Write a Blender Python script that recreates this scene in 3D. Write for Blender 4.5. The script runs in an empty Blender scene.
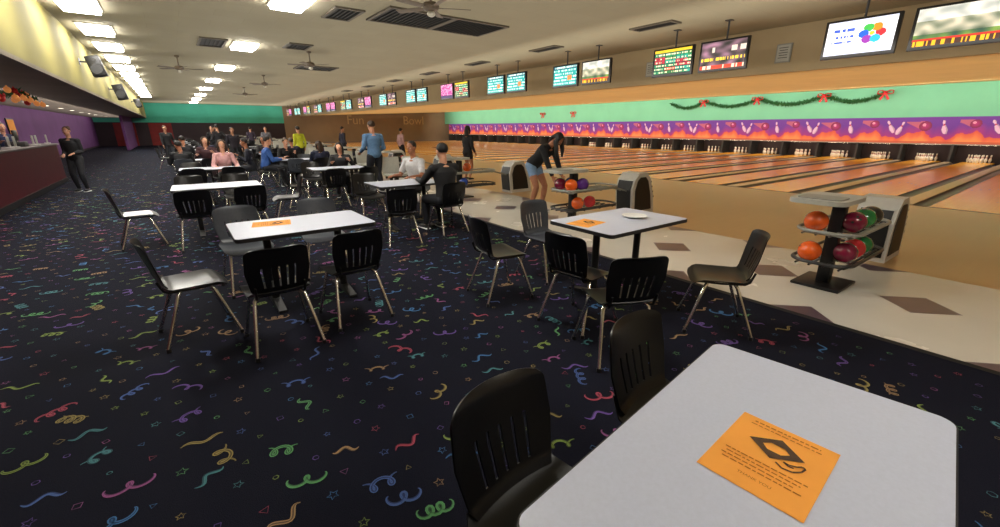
import bpy, bmesh, math, random
from mathutils import Vector, Matrix, noise
V=Vector
sc=bpy.context.scene
COL=sc.collection
R=random.Random(7)
def s2l(c):
    c/=255.0
    return c/12.92 if c<=.04045 else ((c+.055)/1.055)**2.4
def C(r,g,b): return (s2l(r),s2l(g),s2l(b))

# ---------------------------------------------------------------- materials
def mat(name,col,rough=.5,metal=0,nscale=0,namt=0,bump=0,coat=0,emit=0,ecol=None,rvar=0,spec=.5):
    m=bpy.data.materials.new(name);m.use_nodes=True
    nt=m.node_tree;N=nt.nodes;L=nt.links
    b=N['Principled BSDF']
    b.inputs['Base Color'].default_value=(*col,1)
    b.inputs['Roughness'].default_value=rough
    b.inputs['Metallic'].default_value=metal
    b.inputs['Specular IOR Level'].default_value=spec
    if coat: b.inputs['Coat Weight'].default_value=coat; b.inputs['Coat Roughness'].default_value=.08
    if emit:
        b.inputs['Emission Color'].default_value=(*(ecol or col),1);b.inputs['Emission Strength'].default_value=emit
    if nscale:
        tc=N.new('ShaderNodeTexCoord');nz=N.new('ShaderNodeTexNoise')
        nz.inputs['Scale'].default_value=nscale;nz.inputs['Detail'].default_value=5
        L.new(tc.outputs['Object'],nz.inputs['Vector'])
        mr=N.new('ShaderNodeMapRange');mr.inputs['To Min'].default_value=1-namt;mr.inputs['To Max'].default_value=1+namt
        mr.inputs['From Min'].default_value=.3;mr.inputs['From Max'].default_value=.7
        L.new(nz.outputs['Fac'],mr.inputs['Value'])
        mx=N.new('ShaderNodeVectorMath');mx.operation='SCALE';mx.inputs[0].default_value=col
        L.new(mr.outputs['Result'],mx.inputs['Scale']);L.new(mx.outputs['Vector'],b.inputs['Base Color'])
        if bump:
            bp=N.new('ShaderNodeBump');bp.inputs['Strength'].default_value=bump;bp.inputs['Distance'].default_value=.01
            L.new(nz.outputs['Fac'],bp.inputs['Height']);L.new(bp.outputs['Normal'],b.inputs['Normal'])
        if rvar:
            m2=N.new('ShaderNodeMapRange');m2.inputs['To Min'].default_value=max(0,rough-rvar);m2.inputs['To Max'].default_value=rough+rvar
            L.new(nz.outputs['Fac'],m2.inputs['Value']);L.new(m2.outputs['Result'],b.inputs['Roughness'])
    return m
def vcmat(name,rough=.5,emit=0,coat=0,bump=0):
    m=bpy.data.materials.new(name);m.use_nodes=True
    nt=m.node_tree;N=nt.nodes;L=nt.links;b=N['Principled BSDF']
    a=N.new('ShaderNodeAttribute');a.attribute_name='Col'
    L.new(a.outputs['Color'],b.inputs['Base Color']);b.inputs['Roughness'].default_value=rough
    if emit:
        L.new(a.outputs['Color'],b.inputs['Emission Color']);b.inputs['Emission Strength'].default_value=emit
    return m
def boards(name,c1,c2,rough,bw,bl,coat=.0,rot=0,mortar=.002,dark=.6,nv=.12,spec=.5):
    m=bpy.data.materials.new(name);m.use_nodes=True
    nt=m.node_tree;N=nt.nodes;L=nt.links;b=N['Principled BSDF']
    b.inputs['Specular IOR Level'].default_value=spec
    tc=N.new('ShaderNodeTexCoord');mp=N.new('ShaderNodeMapping');mp.inputs['Rotation'].default_value=(0,0,rot)
    L.new(tc.outputs['Object'],mp.inputs['Vector'])
    br=N.new('ShaderNodeTexBrick');br.inputs['Scale'].default_value=1
    br.inputs['Brick Width'].default_value=bl;br.inputs['Row Height'].default_value=bw
    br.inputs['Mortar Size'].default_value=mortar;br.inputs['Bias'].default_value=0
    br.inputs['Color1'].default_value=(*c1,1);br.inputs['Color2'].default_value=(*c2,1)
    br.inputs['Mortar'].default_value=(c1[0]*dark,c1[1]*dark,c1[2]*dark,1)
    L.new(mp.outputs['Vector'],br.inputs['Vector'])
    nz=N.new('ShaderNodeTexNoise');nz.inputs['Scale'].default_value=.8;nz.inputs['Detail'].default_value=4
    L.new(tc.outputs['Object'],nz.inputs['Vector'])
    mr=N.new('ShaderNodeMapRange');mr.inputs['To Min'].default_value=1-nv;mr.inputs['To Max'].default_value=1+nv
    L.new(nz.outputs['Fac'],mr.inputs['Value'])
    mx=N.new('ShaderNodeVectorMath');mx.operation='SCALE'
    L.new(br.outputs['Color'],mx.inputs[0]);L.new(mr.outputs['Result'],mx.inputs['Scale'])
    L.new(mx.outputs['Vector'],b.inputs['Base Color']);b.inputs['Roughness'].default_value=rough
    if coat: b.inputs['Coat Weight'].default_value=coat;b.inputs['Coat Roughness'].default_value=.05
    return m

# ---------------------------------------------------------------- mesh builder
class MB:
    def __init__(s): s.v=[];s.f=[];s.m=[]
    def add(s,vs,fs,mi=0):
        o=len(s.v);s.v+=[tuple(p) for p in vs];s.f+=[tuple(i+o for i in f) for f in fs];s.m+=[mi]*len(fs);return s
    def box(s,c,d,mi=0,M=None,bev=0,seg=2):
        bm=bmesh.new();bmesh.ops.create_cube(bm,size=1)
        bmesh.ops.scale(bm,vec=d,verts=bm.verts)
        if bev: bmesh.ops.bevel(bm,geom=list(bm.edges),offset=bev,segments=seg,affect='EDGES',profile=.5)
        T=Matrix.Translation(c)
        if M is not None: T=T@M.to_4x4()
        bm.verts.ensure_lookup_table()
        vs=[T@v.co for v in bm.verts];fs=[[v.index for v in f.verts] for f in bm.faces];bm.free()
        return s.add(vs,fs,mi)
    def etube(s,pts,rad,side=None,n=12,mi=0,cap=True,closed=False):
        pts=[V(p) for p in pts];k=len(pts)
        if not isinstance(rad,(list,tuple)): rad=[rad]*k
        rr=[(r,r) if not isinstance(r,(list,tuple)) else r for r in rad]
        vs=[];prev=None
        for i in range(k):
            if closed: t=pts[(i+1)%k]-pts[i-1]
            else: t=pts[min(i+1,k-1)]-pts[max(i-1,0)]
            if t.length<1e-9: t=V((0,0,1))
            t.normalize()
            if side is not None: a=V(side)-t*V(side).dot(t)
            elif prev is not None: a=prev-t*prev.dot(t)
            else:
                a=V((1,0,0)) if abs(t.x)<.8 else V((0,1,0)); a=a-t*a.dot(t)
            a.normalize();prev=a;b=t.cross(a)
            for j in range(n):
                th=2*math.pi*j/n
                vs.append(pts[i]+a*(math.cos(th)*rr[i][0])+b*(math.sin(th)*rr[i][1]))
        fs=[]
        for i in range(k if closed else k-1):
            for j in range(n):
                fs.append((i*n+j,i*n+(j+1)%n,((i+1)%k)*n+(j+1)%n,((i+1)%k)*n+j))
        if cap and not closed:
            fs.append(tuple(range(n-1,-1,-1)));fs.append(tuple((k-1)*n+j for j in range(n)))
        return s.add(vs,fs,mi)
    def ell(s,c,r,mi=0,n=14,m=9,M=None):
        vs=[];c=V(c)
        def P(x,y,z):
            p=V((x*r[0],y*r[1],z*r[2]))
            if M is not None: p=M@p
            return c+p
        vs.append(P(0,0,-1))
        for i in range(1,m):
            ph=-math.pi/2+math.pi*i/m
            for j in range(n):
                th=2*math.pi*j/n;vs.append(P(math.cos(ph)*math.cos(th),math.cos(ph)*math.sin(th),math.sin(ph)))
        vs.append(P(0,0,1));fs=[]
        for j in range(n):
            fs.append((0,1+(j+1)%n,1+j));fs.append((len(vs)-1,1+(m-2)*n+j,1+(m-2)*n+(j+1)%n))
        for i in range(m-2):
            for j in range(n):
                a=1+i*n;fs.append((a+j,a+(j+1)%n,a+n+(j+1)%n,a+n+j))
        return s.add(vs,fs,mi)
    def lathe(s,prof,c=(0,0,0),n=24,mi=0):
        k=len(prof);vs=[]
        for r,z in prof:
            for j in range(n):
                th=2*math.pi*j/n;vs.append((c[0]+max(r,.0004)*math.cos(th),c[1]+max(r,.0004)*math.sin(th),c[2]+z))
        fs=[(i*n+j,i*n+(j+1)%n,(i+1)*n+(j+1)%n,(i+1)*n+j) for i in range(k-1) for j in range(n)]
        fs.append(tuple(range(n-1,-1,-1)));fs.append(tuple((k-1)*n+j for j in range(n)))
        return s.add(vs,fs,mi)
    def prism(s,poly,axis,a0,a1,mi=0,bev=0):
        f={'y':lambda p,q,a:(p,a,q),'z':lambda p,q,a:(p,q,a),'x':lambda p,q,a:(a,p,q)}[axis]
        n=len(poly);vs=[f(p,q,a0) for p,q in poly]+[f(p,q,a1) for p,q in poly]
        fs=[tuple(range(n-1,-1,-1)),tuple(range(n,2*n))]+[(i,(i+1)%n,n+(i+1)%n,n+i) for i in range(n)]
        return s.add(vs,fs,mi)
    def mesh(s,name,mats,smooth=True,recalc=True,ang=40):
        me=bpy.data.meshes.new(name);me.from_pydata(s.v,[],s.f)
        for m in (mats if isinstance(mats,(list,tuple)) else [mats]): me.materials.append(m)
        me.polygons.foreach_set('material_index',s.m)
        if recalc:
            bm=bmesh.new();bm.from_mesh(me);bmesh.ops.recalc_face_normals(bm,faces=bm.faces);bm.to_mesh(me);bm.free()
        if smooth:
            me.polygons.foreach_set('use_smooth',[True]*len(me.polygons))
            try: me.set_sharp_from_angle(angle=math.radians(ang))
            except Exception: pass
        me.update();return me
    def obj(s,name,mats,parent=None,label=None,**k):
        o=bpy.data.objects.new(name,s.mesh(name,mats,**k));COL.objects.link(o)
        if parent: o.parent=parent
        if label: o['label']=label
        return o
def tag(o,label,cat,group=None,kind=None):
    o['label']=label;o['category']=cat
    if group:o['group']=group
    if kind:o['kind']=kind
    return o
def struct(o,label=None):
    o['kind']='structure'
    if label:o['label']=label
    return o
def thing(name,label,cat,loc=(0,0,0),rz=0,group=None):
    o=bpy.data.objects.new(name,None);o.empty_display_size=.1;COL.objects.link(o)
    o.location=loc;o.rotation_euler=(0,0,rz);return tag(o,label,cat,group)
def clone(root,loc,rz=0,label=None,group=None,rot=None):
    def rec(o,p):
        c=o.copy();COL.objects.link(c)
        if p is not None: c.parent=p
        for ch in kids[o.name]: rec(ch,c)
        return c
    kids={}
    def coll(o):
        kids[o.name]=list(o.children)
        for ch in o.children: coll(ch)
    coll(root)
    c=rec(root,None);c.location=loc;c.rotation_euler=rot if rot else (0,0,rz)
    if label:c['label']=label
    if group:c['group']=group
    return c
def facing(dx,dy): return math.atan2(-dx,dy)
def text_mesh(name,body,size,m,align='CENTER',extrude=0,bold=0):
    cu=bpy.data.curves.new(name,'FONT');cu.body=body;cu.size=size;cu.align_x=align;cu.extrude=extrude;cu.offset=bold
    o=bpy.data.objects.new(name+'_tmp',cu);COL.objects.link(o)
    dg=bpy.context.evaluated_depsgraph_get();me=bpy.data.meshes.new_from_object(o.evaluated_get(dg))
    bpy.data.objects.remove(o);me.name=name;me.materials.clear();me.materials.append(m)
    n=bpy.data.objects.new(name,me);COL.objects.link(n);return n
def gridpaint(name,w,h,nx,ny,fn,m,axis='x'):
    vs=[];fs=[];cols=[]
    for j in range(ny+1):
        for i in range(nx+1):
            vs.append((0,w/2-w*i/nx,h*j/ny-h/2))
    for j in range(ny):
        for i in range(nx):
            a=j*(nx+1)+i;fs.append((a,a+nx+1,a+nx+2,a+1));cols.append(fn((i+.5)/nx,(j+.5)/ny))
    me=bpy.data.meshes.new(name);me.from_pydata(vs,[],fs);me.materials.append(m)
    ca=me.color_attributes.new('Col','FLOAT_COLOR','CORNER')
    d=[]
    for c in cols:
        c=(*C(*[max(0,min(255,q)) for q in c]),1);d+=list(c)*4
    ca.data.foreach_set('color',d);return me

# ---------------------------------------------------------------- material set
M_black=mat('black_plastic',C(17,17,19),.3,nscale=60,namt=.15,bump=.03,spec=.5)
M_blackm=mat('black_metal',C(22,22,24),.45,nscale=30,namt=.1)
M_chrome=mat('chrome',C(240,238,232),.25,1,nscale=40,namt=.05)
M_lam=mat('white_laminate',C(200,205,222),.34,nscale=90,namt=.03)
M_edge=mat('dark_edge_band',C(35,33,35),.5,nscale=20,namt=.1)
M_orange=mat('orange_paper',C(250,168,68),.8,nscale=8,namt=.04)
M_ink=mat('black_ink',C(84,62,44),.9,nscale=50,namt=.2)
M_ink2=mat('faded_ink',C(186,112,34),.9,nscale=50,namt=.1)
M_white=mat('white_plastic',C(235,235,233),.4,nscale=20,namt=.03)
M_grey=mat('grey_plastic',C(150,150,142),.4,nscale=25,namt=.06)
M_lgrey=mat('light_grey_plastic',C(184,184,176),.4,nscale=20,namt=.05)
M_dgrey=mat('dark_grey_metal',C(60,60,62),.4,.3,nscale=25,namt=.1)
M_bezel=mat('monitor_bezel',C(16,16,18),.3,nscale=30,namt=.1)
M_screen=vcmat('screen_picture',.5,.95)
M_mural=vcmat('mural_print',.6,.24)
M_light=mat('light_diffuser',C(255,250,240),.5,emit=38,ecol=(1,.96,.89))
M_tube=mat('fluorescent_tube',C(255,245,220),.5,emit=40,ecol=(1,.86,.62))
M_pit=mat('pin_deck_lamp',C(255,240,220),.5,emit=18,ecol=(1,.88,.66))
M_frame=mat('fixture_frame',C(190,185,170),.5,nscale=10,namt=.05)
M_carpet=mat('carpet_pile',C(24,25,37),.95,nscale=220,namt=.35,bump=.4,spec=.1)
M_motif=vcmat('carpet_motif',.95)
M_vinyl=mat('pale_vinyl_tile',C(218,213,202),.26,nscale=1.2,namt=.025,rvar=.05)
M_diam=mat('dark_vinyl_tile',C(92,74,84),.3,nscale=6,namt=.1)
M_appr=boards('approach_wood',C(186,150,102),C(184,147,99),.3,.06,1.6,coat=.06,rot=0,mortar=.0,dark=1,nv=.08,spec=.35)
M_lane=boards('lane_wood',C(240,176,66),C(233,165,56),.2,.027,3.0,coat=0,rot=0,mortar=.0,dark=1,nv=.12,spec=.25)
M_gutter=mat('gutter_plastic',C(58,50,46),.35,nscale=6,namt=.1)
M_cap=mat('division_cap_metal',C(186,170,142),.3,nscale=10,namt=.05)
M_letter=mat('faded_lettering_paint',C(206,180,140),.8,nscale=10,namt=.05)
M_ceil=boards('ceiling_tile',C(158,150,126),C(155,147,123),.9,.6,1.2,mortar=.006,dark=.88,nv=.06)
M_bulk=mat('beige_paint',C(178,160,126),.85,nscale=1.5,namt=.04)
M_laneceil=mat('tan_paint',C(212,180,118),.8,nscale=1,namt=.05)
M_green=mat('mint_green_paint',C(122,194,158),.8,nscale=.8,namt=.05)
M_teal=mat('teal_paint',C(84,196,172),.8,nscale=.8,namt=.08)
M_yellow=mat('olive_yellow_paint',C(128,119,54),.8,nscale=.7,namt=.1)
M_purple=mat('purple_paint',C(112,66,124),.8,nscale=.8,namt=.1)
M_brown=mat('brown_paint',C(150,128,104),.8,nscale=.6,namt=.1)
M_dark=mat('dark_wall_paint',C(60,48,54),.8,nscale=.8,namt=.15)
M_soff=mat('soffit_grey',C(128,118,104),.85,nscale=1,namt=.1)
M_maroon=mat('maroon_laminate',C(92,18,28),.4,nscale=5,namt=.12)
M_ctop=mat('counter_top_laminate',C(120,110,110),.3,nscale=40,namt=.15)
M_redglow=mat('red_wall_panel',C(140,30,28),.6,nscale=2,namt=.2)
M_grille=mat('vent_dark',C(34,31,28),.6,nscale=40,namt=.2)
M_ventf=mat('vent_frame',C(92,84,72),.6,nscale=20,namt=.1)
M_fan=mat('fan_blade',C(98,84,68),.5,nscale=12,namt=.15)
M_leaf=mat('garland_green',C(30,90,44),.8,nscale=30,namt=.3)
M_bow=mat('bow_red',C(205,30,36),.5,nscale=30,namt=.15)
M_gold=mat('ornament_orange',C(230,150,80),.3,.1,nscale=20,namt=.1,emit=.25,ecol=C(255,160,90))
M_pin=mat('pin_white',C(235,232,225),.25,nscale=20,namt=.03)
M_pinred=mat('pin_stripe',C(180,25,25),.4,nscale=20,namt=.05)

# ---------------------------------------------------------------- ROOM
YB=-2.5;YE=55.0
def quad(name,pts,m,lab=None):
    mb=MB();mb.add(pts,[(0,1,2,3)]);return struct(mb.obj(name,m,smooth=False,recalc=False),lab)
def slab(name,x0,x1,y0,y1,z0,z1,m,lab=None):
    mb=MB();mb.box(((x0+x1)/2,(y0+y1)/2,(z0+z1)/2),(x1-x0,y1-y0,z1-z0));return struct(mb.obj(name,m,smooth=False),lab)

def build_carpet():
    vs=[(-5.5,YB,0),(4.3,YB,0),(4.3,YE,0),(-5.5,YE,0)];fs=[(0,1,2,3)];mi=[0];cols=[(0,0,0)]
    pal=[C(112,190,118),C(84,160,168),C(86,122,200),C(130,92,190),C(204,78,104),C(192,170,96),C(160,186,84),C(186,100,168),C(70,140,206),C(200,160,110)]
    def strip(path,offs,w,cs,z):
        n=len(path)
        nor=[]
        for i in range(n):
            a=path[max(i-1,0)];b=path[min(i+1,n-1)]
            dx,dy=b[0]-a[0],b[1]-a[1];l=math.hypot(dx,dy) or 1;nor.append((-dy/l,dx/l))
        for o,c in zip(offs,cs):
            base=len(vs)
            for i,(p,q) in enumerate(zip(path,nor)):
                tap=min(1,.25+4*min(i,n-1-i)/n)
                vs.append((p[0]+q[0]*(o-w)*tap,p[1]+q[1]*(o-w)*tap,z));vs.append((p[0]+q[0]*(o+w)*tap,p[1]+q[1]*(o+w)*tap,z))
            for i in range(n-1):
                k=base+2*i;fs.append((k,k+2,k+3,k+1));mi.append(1);cols.append(c)
    y=YB+.1;row=0
    while y<YE-.2:
        near=y<6.5;mid=y<15
        cell=.185 if mid else (.28 if y<28 else .5)
        x=-4.8+(row%2)*cell/2;prevbig=False
        while x<4.14:
            px=x+R.uniform(-.04,.04);py=y+R.uniform(-.04,.04);a=R.uniform(0,2*math.pi)
            t=R.random();c=R.choice(pal);ca,sa=math.cos(a),math.sin(a)
            if prevbig and t<.42: t=R.uniform(.42,1)
            prevbig=t<.42
            if t<.42 and R.random()<.5: a=R.uniform(-.5,.5);ca,sa=math.cos(a),math.sin(a)
            d=.6;g=.05;c=(c[0]*d+g*.3,c[1]*d+g*.3,c[2]*d+g*.3)
            c2=(c[0]*.35,c[1]*.35,c[2]*.4);path=[]
            z=.0015+.0001*R.randint(0,8)
            sg=R.choice((-1,1))
            if t<.28:
                n=34 if near else (20 if mid else 12);loops=R.choice((2,2,3));L=R.uniform(.13,.18);r=R.uniform(.018,.029)
                for i in range(n):
                    s=i/(n-1);th=2*math.pi*loops*s*sg
                    path.append((L*(s-.5)+r*math.sin(th),r*1.15*math.cos(th)))
            elif t<.42:
                n=18 if near else 9;L=R.uniform(.12,.2);am=R.uniform(.014,.028)
                for i in range(n):
                    s=i/(n-1);path.append((L*(s-.5),am*math.sin(s*2*math.pi*1.4*sg)))
            elif t<.70:
                r=R.uniform(.018,.028)
                for i in range(11):
                    th=math.pi*i/5;q=r if i%2==0 else r*.45;path.append((q*math.cos(th),q*math.sin(th)))
            elif t<.82:
                r=R.uniform(.011,.02);path=[(r*math.cos(k*math.pi/3),r*math.sin(k*math.pi/3)) for k in range(7)]
            elif t<.92:
                r=R.uniform(.016,.024);path=[(r*math.cos(k*math.pi/2),r*math.sin(k*math.pi/2)) for k in range(5)]
            else:
                r=R.uniform(.014,.024);path=[(r*math.cos(k*math.pi*2/3),r*math.sin(k*math.pi*2/3)) for k in range(4)]
            path=[(px+p*ca-q*sa,py+p*sa+q*ca) for p,q in path]
            if t<.42:
                if near: strip(path,(-.0066,0,.0066),.003,(c,c2,c) if R.random()<.4 else (c,c,c2),z)
                else: strip(path,(0,),.0075,(c,),z)
            else: strip(path,(0,),.0024 if near else .0034,(tuple(q*.75 for q in c),),z)
            x+=cell
        y+=cell*.88;row+=1
    me=bpy.data.meshes.new('floor');me.from_pydata(vs,[],fs);me.materials.append(M_carpet);me.materials.append(M_motif)
    me.polygons.foreach_set('material_index',mi)
    at=me.color_attributes.new('Col','FLOAT_COLOR','CORNER');d=[]
    for f,c in zip(fs,cols): d+=[c[0],c[1],c[2],1]*len(f)
    at.data.foreach_set('color',d)
    o=bpy.data.objects.new('floor',me);COL.objects.link(o);struct(o,'dark navy carpet with multicoloured streamers and stars')
build_carpet()
mb=MB();mb.add([(4.3,YB,0),(6.7,YB,0),(6.7,YE,0),(4.3,YE,0)],[(0,1,2,3)],0)
y=-2.0
while y<54:
    for (x,yy) in ((5.47,y),(4.31,y+.6),(6.69,y+.6)):
        h=.3
        pts=[(x-h,yy,.0015),(x,yy-h,.0015),(x+h,yy,.0015),(x,yy+h,.0015)]
        if x<4.5: pts=[(4.3,yy-h,.0015),(4.3+h,yy,.0015),(4.3,yy+h,.0015)]
        if x>6.5: pts=[(6.7,yy+h,.0015),(6.7-h,yy,.0015),(6.7,yy-h,.0015)]
        mb.add(pts,[tuple(range(len(pts)))],1)
    y+=1.31
struct(mb.obj('floor',[M_vinyl,M_diam],smooth=False,recalc=False),'pale vinyl walkway with dark diamond tiles')
mb=MB();mb.add([(4.27,YB,0.002),(4.31,YB,0.012),(4.33,YB,.003),(4.27,YE,0.002),(4.31,YE,0.012),(4.33,YE,.003)],[(0,3,4,1),(1,4,5,2)])
struct(mb.obj('trim_1',M_blackm,smooth=False),'dark carpet edging strip')
quad('floor',[(6.7,YB,0),(12.9,YB,0),(12.9,YE,0),(6.7,YE,0)],M_appr,'glossy tan wooden bowling approach')
quad('floor',[(12.9,YB,-.14),(32,YB,-.14),(32,YE,-.14),(12.9,YE,-.14)],M_gutter,'dark floor under the lanes')
quad('trim_2',[(12.8,YB,0.002),(12.9,YB,0.002),(12.9,YE,0.002),(12.8,YE,0.002)],M_blackm,'black foul line')
quad('ceiling',[(-1.6,YB,3.95),(-1.6,YE,3.95),(12.3,YE,3.95),(12.3,YB,3.95)],M_ceil,'beige acoustic tile ceiling')
quad('ceiling',[(12.4,YB,2.97),(12.4,YE,2.97),(31.2,YE,3.72),(31.2,YB,3.72)],M_laneceil,'tan sloping ceiling over the lanes')
slab('ceiling',-5.5,-1.6,YB,YE,2.55,2.62,M_soff,'grey lowered soffit over the service counter')
slab('wall_right_bulkhead',12.3,12.4,YB,YE,2.92,3.98,M_bulk,'beige bulkhead above the approach')
slab('wall_left_bulkhead',-1.7,-1.6,YB,YE,2.55,3.98,M_yellow,'olive yellow bulkhead')
slab('wall_left',-5.6,-5.5,YB,YE,0,2.6,M_purple,'purple side wall')
slab('wall_back',-5.6,32,YB-.1,YB,0,3.98,M_bulk,'beige wall')
slab('wall_end_lower',-5.6,10.5,YE,YE+.1,0,2.15,M_dark,'dark end wall')
slab('wall_end_upper',-5.6,10.5,YE,YE+.1,2.15,3.98,M_teal,'teal upper end wall')
slab('wall_end_lanes',10.5,32,YE,YE+.1,0,3.98,M_brown,'brown end wall beside the lanes')
slab('wall_right',31.9,32,YB,YE,-.1,2.2,M_dark,'dark pinsetter wall')
slab('wall_right_upper',31.2,31.3,YB,YE,2.16,3.75,M_green,'mint green wall above the mural')
slab('door_1',-4.2,-2.6,YE-.06,YE,0,2.1,M_redglow,'dark red doorway')
slab('door_2',-1.6,.2,YE-.06,YE,0,2.1,M_redglow,'dark red doorway')
slab('trim_3',-5.5,-5.45,YB,YE,0,.12,M_dark,'dark skirting')
slab('wall_end_partition',-2.9,-2.75,44,YE,0,2.55,M_purple,'purple partition')

for txt,x in (('Bowl',26.4),('Fun',18.6)):
    o=text_mesh('wall_lettering',txt,1.5,M_letter,extrude=.01);o.location=(x,YE-.03,2.1);o.rotation_euler=(math.pi/2,0,0)
    tag(o,'faded pale lettering on the brown end wall','lettering')

# ---------------------------------------------------------------- LANES
def lane_proto():
    L=18.0
    root=thing('bowling_lane','glossy orange wooden bowling lane between dark gutters','bowling lane',(12.9,1.25,0),group='bowling lanes')
    mb=MB();mb.box((L/2,0,-.03),(L,1.06,.062))
    for i in range(7):
        dx=4.4+ .28*(3-abs(i-3)) ;yy=(i-3)*.14
        mb.add([(dx,yy-.03,.0022),(dx+.2,yy,.0022),(dx,yy+.03,.0022)],[(0,1,2)],1)
    for i in (-3,-2,-1,1,2,3): mb.ell((2.0,i*.14,.0015),(.02,.02,.001),1,8,4)
    mb.obj('lane_surface',[M_lane,M_edge],root,smooth=False)
    for s in (-1,1):
        g=MB();n=9;vs=[];fs=[]
        for k in range(n):
            th=math.pi*k/(n-1);vs+= [(0,s*.665+.135*math.cos(th),-.095*math.sin(th)),(L,s*.665+.135*math.cos(th),-.095*math.sin(th))]
        for k in range(n-1): fs.append((2*k,2*k+1,2*k+3,2*k+2))
        g.add(vs,fs);g.obj('gutter',M_gutter,root,recalc=False)
    return root
lp=lane_proto()
lanesY=[-.65+1.9*k for k in range(29)]
for yv in lanesY:
    if abs(yv-1.25)>.01: clone(lp,(12.9,yv,0))
def cap_mesh(w):
    mb=MB();mb.box((9,0,-.03),(18,w,.09),bev=.015);return mb
cp=tag(cap_mesh(.28).obj('division_capping',M_cap),'pale capping strip between two lanes','lane divider',group='lane cappings');cp.location=(12.9,lanesY[0]+.95,0)
for k in range(1,28):
    o=cp.copy();COL.objects.link(o);o.location=(12.9,lanesY[k]+.95,0)

def mural(u,v):
    x=u*3.8;y=v*1.29
    def mix(a,b,t): t=max(0,min(1,t));return [a[i]*(1-t)+b[i]*t for i in range(3)]
    n=noise.noise(V((x*1.4,y*2.2,3)))
    fl=.42+.16*math.sin(x*2*math.pi/1.9)+.08*math.sin(x*2*math.pi/.633+1)+.1*noise.noise(V((x*5,0,1)))
    c=mix([158,48,120],[92,44,140],(y-fl)/.5+.3*n)
    if y<fl: c=mix([214,84,56],[238,150,72],(fl-y)/.35+.4*n)
    if y<.12: c=mix(c,[190,80,50],.7)
    for (cx,cy,r) in ((.55,.95,.2),(2.6,.85,.24)):
        d=math.hypot(x-cx,y-cy)
        if d<r:
            sh=1-.6*d/r; c=[120*sh+60,30*sh+14,90*sh+24]
            if math.hypot(x-cx+.05,y-cy-.06)<r*.3: c=[230,150,175]
        elif x<cx and x>cx-.75 and abs(y-cy+ (x-cx)*.25)<r*(1-(cx-x)/.8): c=mix(c,[226,120,90],.6)
    for (cx,cy,a) in ((1.25,.82,.5),(1.65,.75,-.3),(3.3,.8,.25)):
        dx,dy=x-cx,y-cy;ca,sa=math.cos(a),math.sin(a);p=dx*ca+dy*sa;q=-dx*sa+dy*ca
        if -.34<q<.34:
            t=(q+.34)/.68
            w=.05+.055*math.sin(min(1,t/.62)*math.pi) if t<.62 else (.05-.018*math.sin((t-.62)/.16*math.pi) if t<.78 else .055*math.sqrt(max(0,1-((t-.88)/.12)**2)))
            if abs(p)<w:
                c=[222,190,210] if not .62<t<.72 else [190,50,80]
                if p>w*.45: c=[q2*.8 for q2 in c]
    return mix(c,[125,55,125],.15)
mm=gridpaint('mural_panel',3.8,1.29,150,46,mural,M_mural)
for k in range(14):
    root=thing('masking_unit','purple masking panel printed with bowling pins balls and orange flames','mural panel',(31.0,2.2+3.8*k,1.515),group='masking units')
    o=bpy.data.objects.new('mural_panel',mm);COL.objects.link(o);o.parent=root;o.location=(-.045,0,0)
    f=MB();f.box((0,0,0),(.08,3.79,1.29));f.obj('panel_box',M_blackm,root,smooth=False)
    f=MB();f.box((-.05,0,-.66),(.1,3.79,.05));f.obj('panel_trim',M_grey,root,smooth=False)
    for d in (-.95,.95):
        f=MB();f.box((.1,d,-.665),(.06,1.0,.05));f.obj('pin_deck_lamp',M_pit,root,smooth=False,label='white lamp strip above the pins')
pinm=MB();prof=[(.025,0),(.03,.01),(.042,.05),(.056,.1),(.0605,.115),(.056,.15),(.04,.2),(.026,.24),(.023,.26),(.026,.29),(.032,.33),(.031,.355),(.022,.375),(.005,.381)]
pinm.lathe(prof,n=12)
pinm.etube([(0,0,.235),(0,0,.25)],[.0285,.0262],n=12,mi=1);pinm.etube([(0,0,.262),(0,0,.275)],[.0255,.0265],n=12,mi=1)
pin_me=pinm.mesh('bowling_pin',[M_pin,M_pinred])
kb=MB();kb.box((0,0,.42),(1.0,.1,.86));kbm=kb.mesh('kickback_panel',M_dgrey,smooth=False)
for k,yv in enumerate(lanesY):
    o=tag(bpy.data.objects.new('kickback_panel',kbm),'dark divider panel beside the pin deck','divider panel',group='kickback panels');COL.objects.link(o);o.location=(31.4,yv+.95,0)
    d=MB();d.box((.5,0,-.03),(1.0,1.1,.06));o=tag(d.obj('pin_deck',M_lane,smooth=False),'wooden pin deck at the lane end','pin deck',group='pin decks');o.location=(30.9,yv,0)
    if 1<=k<=15:
        for r in range(4):
            for c in range(r+1):
                o=tag(bpy.data.objects.new('bowling_pin',pin_me),'white bowling pin with red neck stripes','bowling pin',group='bowling pins')
                COL.objects.link(o);o.location=(31.02+r*.22,yv+(c-r/2)*.25,0.0)

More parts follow.
